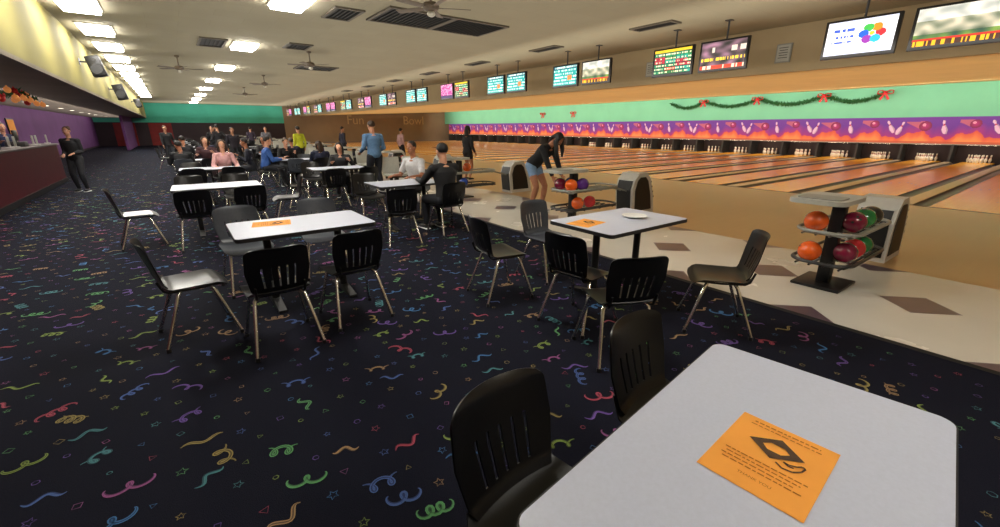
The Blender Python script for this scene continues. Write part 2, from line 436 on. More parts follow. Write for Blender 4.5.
# ---------------------------------------------------------------- LIGHT FIXTURES AND ADDED FILL LAMPS
fx=thing('ceiling_light','rectangular glowing ceiling light panel','ceiling light',(2.3,9.75,3.95),group='ceiling light panels')
a=MB();a.box((0,0,-.01),(.66,1.26,.03),bev=.005);a.obj('light_frame',M_frame,fx,smooth=False)
a=MB();a.box((0,0,-.055),(.58,1.18,.07),bev=.02);a.obj('light_diffuser',M_light,fx)
for k in range(-2,8):
    if k!=0: clone(fx,(2.2,9.75+5.8*k,3.95))
for k in range(0,14):
    if 2.8*k+6.7<50: clone(fx,(-1.0,6.8+2.8*k,3.95))
for k in range(9):
    root=thing('fluorescent_strip','fluorescent strip light behind the beige bulkhead','strip light',(12.62,.5+6.2*k,3.12),group='bulkhead strip lights')
    a=MB();a.etube([(0,-1.2,0),(0,1.2,0)],.02,n=10);a.obj('tube',M_tube,root)
    a=MB();a.box((0,0,.04),(.1,2.5,.05),bev=.005);a.obj('housing',M_frame,root,smooth=False)
    b=MB();b.box((-.12,0,.03),(.2,.05,.03));b.obj('bracket',M_frame,root,smooth=False)
for k in range(14):  # soffit lamps added to brighten the dark counter side
    root=thing('soffit_fill_lamp','round added downlight in the soffit over the counter','fill_lamp',(-4.1,8+3.2*k,2.55),group='added soffit fill lamps')
    a=MB();a.lathe([(.12,0),(.12,-.012),(.09,-.012),(.09,0)],n=20);a.obj('fill_lamp_ring',M_frame,root)
    a=MB();a.lathe([(0,-.004),(.088,-.004),(.088,-.001)],n=20);a.obj('fill_lamp_lens',M_light,root)
def area(nm,loc,dr,sx,sy,P,col=(1,.93,.82)):
    l=bpy.data.lights.new(nm,'AREA');l.shape='RECTANGLE';l.size=sx;l.size_y=sy;l.energy=P;l.color=col
    z=-V(dr).normalized();yv=V((0,1,0));x=yv.cross(z).normalized();z=x.cross(yv)
    M=Matrix((x,yv,z)).transposed().to_4x4();M.translation=V(loc)
    o=bpy.data.objects.new(nm,l);COL.objects.link(o);o.matrix_world=M;return o
area('ceiling_fill',(5.3,26,2.55),(0,0,1),11,54,1050,(1,.95,.86))  # unseen area lamp added to lift the main ceiling, no fixture there
area('lane_ceiling_fill',(21,26,2.5),(0,0,1),15,54,1300,(1,.86,.62))  # added fill aimed up at the lane ceiling, no fixture there
area('mint_wall_fill',(28.3,26,3.45),(1,0,-.45),.3,54,1050,(1,.95,.85))  # added fill for the mint wall and mural, unseen from the front
area('lane_fill',(12.65,26,3.05),(1,0,-.45),.2,54,4200,(1,.9,.66))  # added fill thrown down the lanes from behind the bulkhead
area('bulkhead_fill',(8.8,26,2.7),(1,0,.28),.3,54,380,(1,.93,.82))  # added fill that brightens the bulkhead face, no fixture there
area('counter_fill',(-3.0,26,2.35),(-1,0,-.5),.3,54,380,(1,.88,.8))  # added fill for the counter and purple wall, no fixture there
area('soffit_fill',(-4.2,26,1.9),(0,0,1),1.5,54,150,(1,.92,.82))  # added fill that brightens the soffit underside from below
area('end_wall_fill',(4,52.5,2.6),(0.0001,0,1),14,3,160,(1,.95,.85))  # upward area lamp added to brighten the far end

# ---------------------------------------------------------------- CEILING VENTS, FANS, SPEAKERS
def vent(x,y,w,l,n,lab):
    root=thing('ceiling_vent',lab,'vent',(x,y,3.95))
    a=MB();t=.06
    for sx in(-1,1): a.box((sx*(w/2),0,-.015),(t,l+t,.04))
    for sy in(-1,1): a.box((0,sy*(l/2),-.015),(w-t,t,.04))
    a.obj('vent_frame',M_ventf,root,smooth=False)
    g=MB();g.box((0,0,-.003),(w-t,l-t,.006))
    for i in range(n):
        xx=-w/2+w*(i+.5)/n;g.box((xx,0,-.018),(.012,l-t,.03),M=Matrix.Rotation(.5,3,'Y'))
    g.obj('vent_louvre',M_grille,root,smooth=False)
    return root
vent(4.75,9.7,1.5,1.3,14,'large square dark return air grille')
vent(6.25,9.7,1.4,1.3,14,'large square dark return air grille')
vent(3.4,10.2,.55,1.0,6,'small dark ceiling vent')
vent(3.5,14.8,.6,.9,6,'small dark ceiling vent')
vent(1.4,15.6,.6,1.4,6,'small dark ceiling vent')
vent(5.2,19.5,1.4,1.2,10,'square dark return air grille')
for k in range(7): vent(9.7,6.9+3.8*k,.35,1.1,4,'narrow dark slot vent near the monitors')
def fan_proto():
    root=thing('ceiling_fan','brown ceiling fan with five blades','ceiling fan',(4.0,15.6,3.95),group='ceiling fans')
    a=MB();a.lathe([(.07,0),(.07,-.04),(.02,-.07),(.018,-.3),(.018,-.32)],n=16);a.obj('down_rod',M_fan,root)
    a=MB();a.lathe([(.03,-.3),(.12,-.33),(.14,-.38),(.12,-.43),(.05,-.46)],n=20);a.obj('motor_housing',M_fan,root)
    for i in range(5):
        th=i*2*math.pi/5+.3;Mx=Matrix.Rotation(th,3,'Z')@Matrix.Rotation(.2,3,'X')
        b=MB();c=Matrix.Rotation(th,3,'Z')@V((.42,0,-.4));b.box(c,(.5,.13,.008),M=Mx,bev=.003)
        c=Matrix.Rotation(th,3,'Z')@V((.15,0,-.4));b.box(c,(.12,.03,.012),M=Mx);b.obj('fan_blade',M_fan,root)
    a=MB();a.ell((0,0,-.49),(.07,.07,.05));a.obj('fan_light',M_frame,root)
    return root
fp=fan_proto()
for (x,y) in ((3.9,7.2),(.63,19.1),(3.9,23.5),(4.0,31)): clone(fp,(x,y,3.95),rz=R.random())
def speaker(x,y,z,s):
    root=thing('loudspeaker','black box loudspeaker hung from the yellow bulkhead','speaker',(x,y,z))
    a=MB();a.box((0,0,0),(.3*s,.4*s,.5*s),bev=.02,M=Matrix.Rotation(-.2,3,'Y'));a.obj('cabinet',M_blackm,root)
    a=MB();a.etube([(0,-.2*s-.001,-.08*s),(0,-.2*s-.015,-.08*s)],[.13*s,.12*s],n=20);a.etube([(0,-.2*s-.001,.15*s),(0,-.2*s-.015,.15*s)],[.05*s,.045*s],n=16);a.obj('driver_cone',M_dgrey,root)
    w=(-1.6-x);a=MB();a.box((w/2,0,.1),(abs(w),.04,.04));a.box((w+.006,0,.1),(.012,.16,.16));a.obj('bracket',M_dgrey,root)
speaker(-1.28,16.5,3.2,1.0);speaker(-1.28,23,2.95,1.1);speaker(-1.3,36,3.1,1.0)

# ---------------------------------------------------------------- MONITORS
def hsh(i,j,k=0):
    return (math.sin(i*12.9898+j*78.233+k*37.7)*43758.5453)%1.0
def s_logo(u,v):
    c=[236,236,244]
    cx,cy=.68,.56
    for i,col in enumerate(([220,40,50],[240,130,30],[60,170,70],[30,90,200],[140,50,160],[40,170,210])):
        a=i*math.pi/3;dx=(u-cx-.12*math.cos(a));dy=(v-cy-.19*math.sin(a))
        if (dx/.075)**2+(dy/.115)**2<1: c=col
    if (abs(u-cx)/.035)**2+(abs(v-cy)/.06)**2<1: c=[240,210,40]
    if .08<u<.42:
        for (y0,y1) in ((.68,.78),(.5,.57),(.36,.41)):
            if y0<v<y1 and hsh(int(u*60),int(y0*50))>.35: c=[60,90,190]
    if v<.12 or v>.95: c=[200,205,225]
    return c
def s_news(u,v):
    n=noise.noise(V((u*7,v*5,2)))
    c=[150+110*n,150+90*n,130+90*n]
    if v>.66: c=[190+60*n,190+50*n,185+50*n]
    if v<.30: c=[80+50*n,110+50*n,60]
    if v<.14: c=[235,170,30] if hsh(int(u*44),3)>.4 else [70,40,30]
    if .14<v<.2: c=[190,40,30]
    return c
def s_grid(u,v):
    i,j=int(u*10),int(v*7);c=[[30,130,90],[170,40,60],[30,150,130],[200,60,40],[40,110,60]][int(hsh(i//3,j)*5)]
    if (u*10)%1<.12 or (v*7)%1<.14: c=[20,30,30]
    elif .35<(v*7)%1<.75 and hsh(int(u*60),j)>.5: c=[235,225,190]
    if v>.88: c=[210,180,40]
    return c
def s_dark(u,v):
    n=noise.noise(V((u*5,v*5,9)))
    c=[90+90*n,70+60*n,80+80*n]
    if .3<v<.42 and hsh(int(u*50),1)>.5: c=[235,200,60]
    if v<.14: c=[200,60,40] if hsh(int(u*30),6)>.4 else [220,200,180]
    if .6<v<.8 and hsh(int(u*16),2)>.6: c=[200,190,180]
    return c
def s_teal(u,v):
    c=[20,150,150]
    j=int(v*6)
    if v>.82: c=[20,90,110]
    if .35<(v*6)%1<.8 and hsh(int(u*50),j)>.45: c=[210,240,230]
    if .62<u<.8 and .25<v<.5: c=[230,120,60]
    return c
def s_mag(u,v):
    c=[170,60,140]
    if hsh(int(u*20),int(v*12))>.7: c=[230,160,190]
    if v<.2: c=[60,40,90]
    return c
sm={}
for nm,fn in (('logo',s_logo),('news',s_news),('grid',s_grid),('dark',s_dark),('teal',s_teal),('mag',s_mag)):
    sm[nm]=gridpaint('screen',1.02,.57,96 if nm=='logo' else 64,54 if nm=='logo' else 36,fn,M_screen)
lab={'logo':'with coloured petal logo on white','news':'showing a captioned news picture','grid':'showing a score grid','dark':'showing a dark captioned scene','teal':'showing a teal score page','mag':'showing a magenta picture'}
seq=[('news','logo'),('dark','grid'),('news','teal'),('teal','teal'),('grid','mag'),('teal','teal'),('dark','teal'),('mag','dark'),('teal','grid'),('mag','mag'),('teal','dark'),('grid','mag'),('teal','teal'),('mag','dark')]
for k in range(14):
    for q,d in ((0,-.64),(1,.64)):
        nm=seq[k][q];y=2.41+3.8*k+d
        root=thing('hanging_monitor','black framed ceiling-hung monitor '+lab[nm],'monitor',(10.5,y,3.22),group='lane monitors')
        a=MB();a.box((.045,0,0),(.08,1.12,.67),bev=.012);a.obj('monitor_case',M_bezel,root)
        o=bpy.data.objects.new('screen',sm[nm]);COL.objects.link(o);o.parent=root;o.location=(-.0005,0,.01);o['label']='screen '+lab[nm]
        a=MB();a.etube([(.1,0,.1),(.1,0,.73)],.02,n=10);a.box((.1,0,0),(.04,.3,.3));a.box((.1,0,.72),(.14,.14,.02));a.obj('ceiling_mount',M_dgrey,root)
for y in (5.0,8.7,12.6):
    root=thing('wall_notice','small framed grey notice on the beige bulkhead','notice',(12.27,y,3.35),group='bulkhead notices')
    a=MB();a.box((0,0,0),(.03,.34,.42),bev=.005);a.obj('frame',M_grey,root,smooth=False)
    a=MB();a.box((-.02,0,0),(.008,.28,.36));a.obj('paper',M_lgrey,root,smooth=False)
    a=MB()
    for i in range(5): a.box((-.026,0,.12-.055*i),(.003,.2-.02*(i%2),.014))
    a.obj('print',M_dgrey,root,smooth=False)

# ---------------------------------------------------------------- GARLAND + BOWS
def garland(name,path,r,lab,mats,dens=60,lr=.09):
    mb=MB();mb.etube(path,r*.35,n=6)
    L=[(V(path[i])-V(path[i+1])).length for i in range(len(path)-1)]
    for i in range(len(path)-1):
        p,q=V(path[i]),V(path[i+1]);n=int(dens*L[i])+1
        for k in range(n):
            c=p.lerp(q,R.random());d=V((R.gauss(0,1)*.6,R.gauss(0,1),R.gauss(0,1))).normalized()*lr*R.uniform(.7,1.2)
            s=d.cross(V((R.random(),R.random(),R.random()))).normalized()*lr*.2
            mb.add([c-s,c+d,c+s],[(0,1,2)])
    return tag(mb.obj(name,mats,smooth=False,recalc=False),lab,'garland')
def bow(loc,s,lab='red ribbon bow on the garland'):
    root=thing('ribbon_bow',lab,'bow',loc,group='red bows')
    a=MB()
    for q in(-1,1):
        pts=[(0,0,0),(0,q*.12*s,.09*s),(0,q*.24*s,.07*s),(0,q*.25*s,-.03*s),(0,q*.12*s,-.05*s),(0,0,0)]
        a.etube(pts,[(.02*s,.02*s)]+[(.05*s,.02*s)]*4+[(.02*s,.02*s)],side=(1,0,0),n=8)
    a.obj('bow_loops',M_bow,root)
    a=MB();a.ell((-.02*s,0,.01*s),(.05*s,.05*s,.05*s));a.obj('knot',M_bow,root)
    a=MB()
    for q in(-1,1): a.etube([(0,0,0),(0,q*.07*s,-.14*s),(0,q*.14*s,-.27*s)],[(.01,.02*s),(.015,.035*s),(.012,.045*s)],side=(1,0,0),n=8)
    a.obj('bow_tails',M_bow,root)
ends=[19.9,17.2,13.6,9.95,7.2]
path=[]
for i in range(4):
    for k in range(9):
        t=k/9;path.append((30.98,ends[i]+(ends[i+1]-ends[i])*t,3.42-.38*math.sin(math.pi*t)))
path.append((30.98,ends[-1],3.42))
garland('garland',path,.12,'green tinsel garland swagged along the mint wall',M_leaf,dens=150,lr=.18)
for y in ends[1:]: bow((30.78,y,3.42),1.3)
for y in (34.5,30.2): bow((31.1,y,3.0),1.4,'red ribbon bow on the mint wall')

# ---------------------------------------------------------------- TABLES
def rrect(w,h,r,n=6):
    p=[]
    for cx,cy,a0 in ((w/2-r,h/2-r,0),(-w/2+r,h/2-r,90),(-w/2+r,-h/2+r,180),(w/2-r,-h/2+r,270)):
        for k in range(n+1):
            a=math.radians(a0+90*k/n);p.append((cx+r*math.cos(a),cy+r*math.sin(a)))
    return p
def table_proto(w,d):
    root=thing('cafe_table','white laminate table with dark edge band and black pedestals','table',(0,0,0),group='cafe tables')
    a=MB();a.prism(rrect(w-.01,d-.01,.045),'z',.722,.7505);a.obj('table_top',M_lam,root)
    a=MB();a.prism(rrect(w,d,.05),'z',.716,.7485);a.obj('edge_band',M_edge,root)
    for q in(-1,1):
        b=MB();x=q*w*.27
        b.etube([(x,0,.05),(x,0,.70)],.035,n=16);b.box((x,0,.705),(.26,.34,.02),bev=.005)
        b.obj('pedestal_column',M_blackm,root)
        b=MB();b.prism([(-.30,0),(-.30,.02),(-.06,.06),(.06,.06),(.30,.02),(.30,0)],'x',x-.035,x+.035);b.obj('pedestal_foot',M_blackm,root,smooth=False)
    return root
tp=table_proto(1.2,.79)
tp.location=(.86,4.37,0)
near=table_proto(1.26,.725);near.location=(1.135,.315,0);near.rotation_euler=(0,0,math.radians(7.5));near['label']='white laminate table with rounded corners and an orange flyer'
T1=[(.45,8.2),(.6,11.9),(.45,15.4),(.6,19),(.6,22.6),(.7,26.2),(.7,29.8),(.7,33.4),(.7,37),(.7,41)]
T2=[(3.45,2.64),(3.05,6.78),(2.95,10.3),(3,13.9),(3,17.5),(3,21.1),(3,24.7),(3,28.3),(3,32),(3,36),(3,40)]
for (x,y) in T1+T2: clone(tp,(x,y,0),rz=R.uniform(-.04,.04) if y>7 else 0)
def flyer(loc,rz,detail=True):
    root=thing('paper_flyer','orange paper flyer with black print on the table top','flyer',loc,rz,group='orange flyers')
    w,h=.25,.33
    a=MB();nx=8;vs=[];fs=[]
    for j in range(nx+1):
        for i in range(nx+1):
            x=-w/2+w*i/nx;y=-h/2+h*j/nx;vs.append((x,y,.0012+.002*(abs(x)/w)**2))
    for j in range(nx):
        for i in range(nx): k=j*(nx+1)+i;fs.append((k,k+1,k+nx+2,k+nx+1))
    a.add(vs,fs);a.obj('paper_sheet',M_orange,root,recalc=False)
    z=.0032
    a=MB()
    def ringpoly(outer,inner):
        n=len(outer);vs=[(p[0],p[1],z) for p in outer]+[(p[0],p[1],z) for p in inner]
        a.add(vs,[(i,(i+1)%n,n+(i+1)%n,n+i) for i in range(n)])
    cy=.052
    out=[(.07,cy),(.0,cy+.052),(-.07,cy),(.0,cy-.052)]
    hx=[(.034,cy),(.017,cy+.018),(-.017,cy+.018),(-.034,cy),(-.017,cy-.018),(.017,cy-.018)]
    # bold diamond with a lighter hexagonal centre
    def diam(sc): return [(p[0]*sc,cy+(p[1]-cy)*sc) for p in out]
    ring8=[];hex8=[]
    o8=[(.07,cy),(.035,cy+.026),(0,cy+.052),(-.035,cy+.026),(-.07,cy),(-.035,cy-.026),(0,cy-.052),(.035,cy-.026)]
    i8=[(.034,cy),(.017,cy+.018),(0,cy+.018),(-.017,cy+.018),(-.034,cy),(-.017,cy-.018),(0,cy-.018),(.017,cy-.018)]
    ringpoly(o8,i8)
    def stroke(pts,w2):
        for i in range(len(pts)-1):
            p=V((*pts[i],z+.0003));q=V((*pts[i+1],z+.0003));n=(q-p).cross(V((0,0,1))).normalized()*w2
            a.add([p-n,q-n,q+n,p+n],[(0,1,2,3)])
    stroke([(.016,-.004),(.034,-.016),(.058,-.012),(.074,.006),(.078,.026),(.07,.03),(.06,.018),(.044,.01),(.03,.012),(.044,.004),(.056,.006)],.0024)
    a.obj('badge_print',[M_ink],root,smooth=False,recalc=False)
    rr=random.Random(3)
    def line(a,y,x0,x1,hh):
        x=x0
        while x<x1:
            wv=rr.uniform(.006,.018);a.add([(x,y,z),(min(x+wv,x1),y,z),(min(x+wv,x1),y+hh,z),(x,y+hh,z)],[(0,1,2,3)]);x+=wv+.004
    a=MB();line(a,.137,-.085,.085,.006);line(a,.122,-.09,.09,.004);a.obj('heading_print',[M_ink2],root,smooth=False,recalc=False)
    a=MB()
    for i,yy in enumerate((-.04,-.055,-.07,-.085)): line(a,yy,-.1+.008*(i%2),.1-.012*(i%3),.0045)
    a.obj('paragraph_print',[M_ink2],root,smooth=False,recalc=False)
    o=text_mesh('thank_you_print','THANK YOU',.014,M_ink2);o.parent=root;o.location=(0,-.118,z)
flyer((1.163,.32,.751),-math.pi/2+.07)
flyer((.62,4.5,.751),math.radians(-100))
flyer((3.05,2.72,.751),math.radians(-80))
root=thing('paper_plate','white disposable plate on the table','plate',(3.66,2.62,.751))
a=MB();a.lathe([(.0,.004),(.08,.004),(.095,.012),(.125,.018),(.125,.022),(.093,.017),(.078,.009),(0,.009)],n=32);a.obj('plate_dish',M_white,root)

# ---------------------------------------------------------------- CHAIR
def chair_proto(mshell,lab):
    root=thing('stacking_chair',lab,'chair',(0,0,0),group='stacking chairs')
    def shell(name,fn,nu,nv,skip,th):
        bm=bmesh.new();vv=[[bm.verts.new(fn(-1+2*i/nu,j/nv)) for i in range(nu+1)] for j in range(nv+1)]
        for j in range(nv):
            for i in range(nu):
                if not skip(i,j): bm.faces.new((vv[j][i],vv[j][i+1],vv[j+1][i+1],vv[j+1][i]))
        for v in list(bm.verts):
            if not v.link_faces: bm.verts.remove(v)
        bm.normal_update()
        bmesh.ops.solidify(bm,geom=list(bm.faces),thickness=th)
        bmesh.ops.recalc_face_normals(bm,faces=bm.faces)
        me=bpy.data.meshes.new(name);bm.to_mesh(me);bm.free();me.materials.append(mshell)
        me.polygons.foreach_set('use_smooth',[True]*len(me.polygons))
        try: me.set_sharp_from_angle(angle=math.radians(50))
        except Exception: pass
        o=bpy.data.objects.new(name,me);COL.objects.link(o);o.parent=root;return o
    def seat(u,v):
        hw=.228-.012*v
        e=abs(2*v-1);f=(1-max(0,(e-.72)/.28)**2*.12)
        x=u*hw*f
        y=.225-.43*v - (.02*(1-(1-abs(u)**3)) if v<.5 else 0)
        z=.45-.012*(1-u*u)*math.sin(math.pi*min(1,v))+.012*abs(u)**3
        if v<.18: z-=.035*((.18-v)/.18)**2
        if v>.86: z+=.03*((v-.86)/.14)**2
        return (x,y,z)
    def back(u,v):
        z=.475+.355*v
        hw=.186+.03*min(1,v/.5)-.012*max(0,(v-.5)/.5)
        if v>.88: hw*=1-.13*((v-.88)/.12)**2.4
        if v<.08: hw*=.93+.07*v/.08
        zt=z-(.012*abs(u)**5 if v>.8 else 0)*((v-.8)/.2 if v>.8 else 0)
        y=-.205-.02*(1-(1-v)**2)-.075*v+.045*u*u*(.5+.5*v)
        if v>.92: y-=.012*((v-.92)/.08)**2
        if v<.08: y+=.012*(1-v/.08)
        return (u*hw,y,zt)
    shell('seat',seat,16,14,lambda i,j:False,.007)
    slots={7,11,15,19,23}
    shell('backrest',back,31,22,lambda i,j:(i in slots and 3<=j<=12),.007)
    a=MB()
    for s in(-1,1):
        a.etube([(s*.16,.17,.435),(s*.16,.0,.43),(s*.16,-.17,.437),(s*.165,-.2,.46),(s*.165,-.228,.54)],.009,n=8)
    a.etube([(-.16,.1,.43),(.16,.1,.43)],.009,n=8);a.etube([(-.16,-.1,.43),(.16,-.1,.43)],.009,n=8)
    a.obj('seat_frame',M_blackm,root)
    for s in(-1,1):
        for (y0,y1) in ((.1,.235),(-.1,-.26)):
            l=MB();l.etube([(s*.15,y0,.432),(s*.172,y0+(y1-y0)*.12,.405),(s*.19,y0+(y1-y0)*.35,.3),(s*.235,y1,.02)],.0145,n=10)
            l.etube([(s*.233,y1*.99,.028),(s*.236,y1,0)],.017,n=10,mi=1)
            l.obj('leg',[M_chrome,M_blackm],root,label='splayed chrome tube leg')
    return root
cpb=chair_proto(M_black,'black plastic stacking chair with slotted back and chrome legs')
M_cgrey=mat('grey_chair_plastic',C(66,70,78),.42,nscale=50,namt=.1)
cpg=chair_proto(M_cgrey,'dark grey plastic stacking chair with chrome legs')
def chair(x,y,dx,dy,grey=False,lab=None):
    return clone(cpg if grey else cpb,(x,y,0),facing(dx,dy),label=lab)
cpb.location=(.73,.69,0);cpb.rotation_euler=(0,0,facing(.12,-1))
cpb['label']='black plastic stacking chair tucked against the flyer table'
chair(1.5,.74,.1,-1)
chair(-.08,4.05,1,.12);chair(.44,3.5,-.02,1);chair(1.06,3.64,-.06,1)
cpg.location=(.42,5.0,0);cpg.rotation_euler=(0,0,facing(.1,-1));chair(1.2,5.05,-.1,-1,True)
chair(-.58,7.85,1,.1);chair(.08,7.3,0,1);chair(.75,7.38,-.1,1);chair(.1,9.05,0,-1);chair(.8,9.0,0,-1)
chair(1.45,8.3,-1,.1)
chair(2.42,3.25,1,-.15);chair(2.6,2.34,1,.12);chair(2.42,1.8,.42,.88);chair(3.46,1.6,-.6,.8);chair(3.2,3.4,.05,-1,True)
chair(2.45,5.75,.15,1);chair(3.35,5.95,-.05,1);chair(2.7,7.6,0,-1);chair(3.7,7.75,-.9,-.45)
chair(1.95,9.9,1,.1);chair(2.6,9.45,0,1);chair(3.3,9.45,0,1);chair(2.6,11.1,0,-1);chair(3.3,11.1,0,-1)
R2=random.Random(11)
for (x,y) in T1[1:]+T2[3:]:
    for dx,dy,fx_,fy in ((-.33,-.72,0,1),(.33,-.72,0,1),(-.33,.72,0,-1),(.33,.72,0,-1),(-.95,0,1,0),(.95,0,-1,0)):
        if abs(dx)>.9 and R2.random()<.35: continue
        if abs(dx)>.9 and abs(x+dx-1.75)<.4 and abs(y-14.2)<1.5: continue
        jx,jy=R2.uniform(-.06,.06),R2.uniform(-.05,.08)*(-fy)
        chair(x+dx+jx,y+dy+jy,fx_+R2.uniform(-.15,.15)*(fx_==0),fy+R2.uniform(-.15,.15)*(fy==0),R2.random()<.12)

# ---------------------------------------------------------------- BALL RETURNS
M_hood=mat('hood_plastic',C(206,204,198),.35,nscale=20,namt=.04)
def ret_proto():
    root=thing('ball_return','grey bowling ball return with two-tier rack and angular hood','ball return',(5.45,1.4,0),group='ball returns')
    a=MB();a.box((0,0,.015),(.54,.44,.03),bev=.008);a.obj('base_plate',M_blackm,root)
    a=MB();a.box((0,0,.45),(.12,.12,.86),bev=.02);a.obj('post',M_blackm,root)
    for nm,z in (('lower_rack',.25),('upper_rack',.57)):
        a=MB();pts=rrect(1.34,.54,.2,8);pts=[(p[0]+.30,p[1],z+.05) for p in pts]
        a.etube(pts,.018,n=8,closed=True)
        for yv in (-.19,-.05,.07,.19): a.etube([(-.33,yv,z+.01),(.95,yv,z+.01)],.011,n=8)
        for xv in (-.2,.1,.5,.85): a.etube([(xv,-.26,z+.045),(xv,-.2,z),(xv,.2,z),(xv,.26,z+.045)],.01,n=8)
        if z>.5:
            for yv in (-.07,.07): a.etube([(.95,yv,z+.01),(1.2,yv,z-.05),(1.46,yv,z-.12)],.014,n=8)
        a.obj(nm,M_dgrey if nm=='lower_rack' else M_grey,root)
    a=MB();a.prism(rrect(.74,.5,.12,6),'z',.9,.945);s=a.obj('top_shelf',M_lgrey,root);s.location=(-.1,.1,0)
    a=MB();a.prism(rrect(.32,.38,.06,6),'z',.945,.956);a.v=[(p[0]-.18,p[1],p[2]) for p in a.v];s=a.obj('shelf_inset',M_grey,root);s.location=(-.06,.1,0)
    ox=-.34
    prof=[(1.8,0),(1.74,.5),(1.8,.68),(1.92,.79),(2.16,.8),(2.28,.7),(2.42,.34),(2.48,0)]
    a=MB();a.prism([(p+ox,q) for p,q in prof],'y',-.2,.2);a.obj('hood',M_hood,root,ang=20)
    for s in(-1,1):
        b=MB();q=[(1.86,.08),(1.82,.48),(1.88,.66),(1.96,.72),(2.12,.72),(2.21,.64),(2.32,.36),(2.38,.08)];b.prism([(p+ox,z) for p,z in q],'y',s*.2,s*.207);b.obj('hood_side_panel',M_blackm,root,smooth=False)
    a=MB();a.prism([(p+ox,q) for p,q in [(1.785,.06),(1.735,.49),(1.79,.66),(1.78,.66),(1.723,.49),(1.773,.06)]],'y',-.16,.16);a.obj('ball_opening',M_blackm,root,smooth=False)
    a=MB()
    for i in range(4):
        z=.62-.1*i;x=2.315+.038*i+ox
        a.box((x,0,z),(.03,.4,.03),M=Matrix.Rotation(.38,3,'Y'))
    a.obj('hood_stripe',M_blackm,root,smooth=False)
    return root
rp=ret_proto()
ballm={}
def ballmat(nm,c): return mat('ball_'+nm,c,.1,nscale=5,namt=.25,coat=.8)
BM={'orange':ballmat('orange',C(245,98,22)),'red':ballmat('red',C(215,40,50)),'maroon':ballmat('maroon',C(128,20,58)),'green':ballmat('green',C(28,124,62)),'purple':ballmat('purple',C(86,34,130)),'blue':ballmat('blue',C(25,60,150)),'black':ballmat('black',C(25,25,30))}
for nm,m in BM.items():
    a=MB();a.ell((0,0,0),(.108,.108,.108),0,24,16)
    for q in ((.018,.03),(-.018,.03),(0,-.035)):
        d=V((q[0],q[1],.1)).normalized();a.etube([d*.1065,d*.1088],[.012,.012],n=10,mi=1)
    ballm[nm]=a.mesh('bowling_ball',[m,M_blackm])
def ball(nm,x,y,z):
    o=bpy.data.objects.new('bowling_ball',ballm[nm]);COL.objects.link(o);o.location=(x,y,z);o.rotation_euler=(R.uniform(-1.2,1.2),R.uniform(-1.2,1.2),R.uniform(0,6))
    tag(o,nm+' bowling ball resting on the ball return rack','bowling ball',group='bowling balls')
rows={0:[('orange',-.22,.12,1),('maroon',.04,-.13,1),('green',.36,-.13,1),('black',.6,-.13,1),('orange',-.22,.12,0),('maroon',.0,-.13,0),('red',.26,-.13,0),('green',.52,-.13,0)],
 1:[('orange',-.18,-.12,1),('maroon',-.2,.12,1),('purple',.1,-.12,1),('red',.3,-.12,0),('blue',.06,.12,1),('orange',0,-.12,0)]}
for k in range(14):
    if k: clone(rp,(5.45,1.4+3.8*k,0))
    rw=rows.get(k) or ([(R.choice(list(BM)),-.2+.25*i,R.choice((-.12,.12)),R.randint(0,1)) for i in range(3)] if k<8 else [])
    for nm,dx,dy,t in rw: ball(nm,5.45+dx,1.4+3.8*k+dy,(.57 if t else .25)+.02+.108)

def settee(x,y):
    root=thing('lounge_seat','pale moulded bench seat with grey back beside the ball return','seat',(x,y,0),group='lounge seats')
    for q in(-.3,.3):
        a=MB();a.box((q,0,.44),(.5,.46,.06),bev=.025);a.box((q,.25,.68),(.5,.06,.42),bev=.025,M=Matrix.Rotation(-.15,3,'X'));a.obj('seat_shell',M_lgrey,root)
    a=MB();a.box((0,0,.38),(1.1,.06,.05));a.box((-.4,0,.2),(.06,.06,.36));a.box((.4,0,.2),(.06,.06,.36));a.box((-.4,0,.02),(.08,.44,.04),bev=.005);a.box((.4,0,.02),(.08,.44,.04),bev=.005)
    a.obj('seat_stand',M_blackm,root,smooth=False)
for k in range(2,9): settee(4.9,3.3+3.8*k)

# ---------------------------------------------------------------- COUNTER
root=thing('service_counter','long dark maroon service counter with grey top','counter',(0,0,0))
a=MB();a.box((-3.2,8.5,.56),(.5,21.9,1.12));a.obj('counter_body',M_maroon,root,smooth=False)
a=MB();a.box((-3.2,8.5,1.145),(.6,21.96,.05),bev=.01);a.obj('counter_top',M_ctop,root,smooth=False)
a=MB();a.box((-2.94,8.5,.06),(.03,21.9,.12));a.obj('toe_kick',M_blackm,root,smooth=False)
root=thing('service_counter','short dark maroon end section of the service counter','counter',(0,0,0))
a=MB();a.box((-4.5,19.25,.56),(1.95,.5,1.12));a.obj('counter_body',M_maroon,root,smooth=False)
a=MB();a.box((-4.5,19.25,1.145),(1.96,.6,.05),bev=.01);a.obj('counter_top',M_ctop,root,smooth=False)
def box_item(name,lab,cat,loc,parts):
    r=thing(name,lab,cat,loc)
    for nm,c,d,m in parts:
        a=MB();a.box(c,d,bev=min(d)*.15);a.obj(nm,m,r)
for y in (14.2,16.6):
    box_item('cash_register','dark counter till with small screen','cash register',(-3.25,y,1.171),[('till_base',(0,0,.06),(.36,.38,.12),M_dgrey),('till_screen',(.02,0,.27),(.04,.34,.26),M_bezel),('screen_neck',(0,0,.14),(.05,.05,.08),M_dgrey)])
for i,y in enumerate((15.2,15.7,17.5,17.9,19.2)):
    box_item('card_stand','white leaflet holder on the counter','leaflet holder',(-3.1,y,1.171),[('holder',(0,0,.012),(.12,.18,.024),M_white),('leaflet',(0,0,.14),(.02,.16,.24),M_lgrey)])
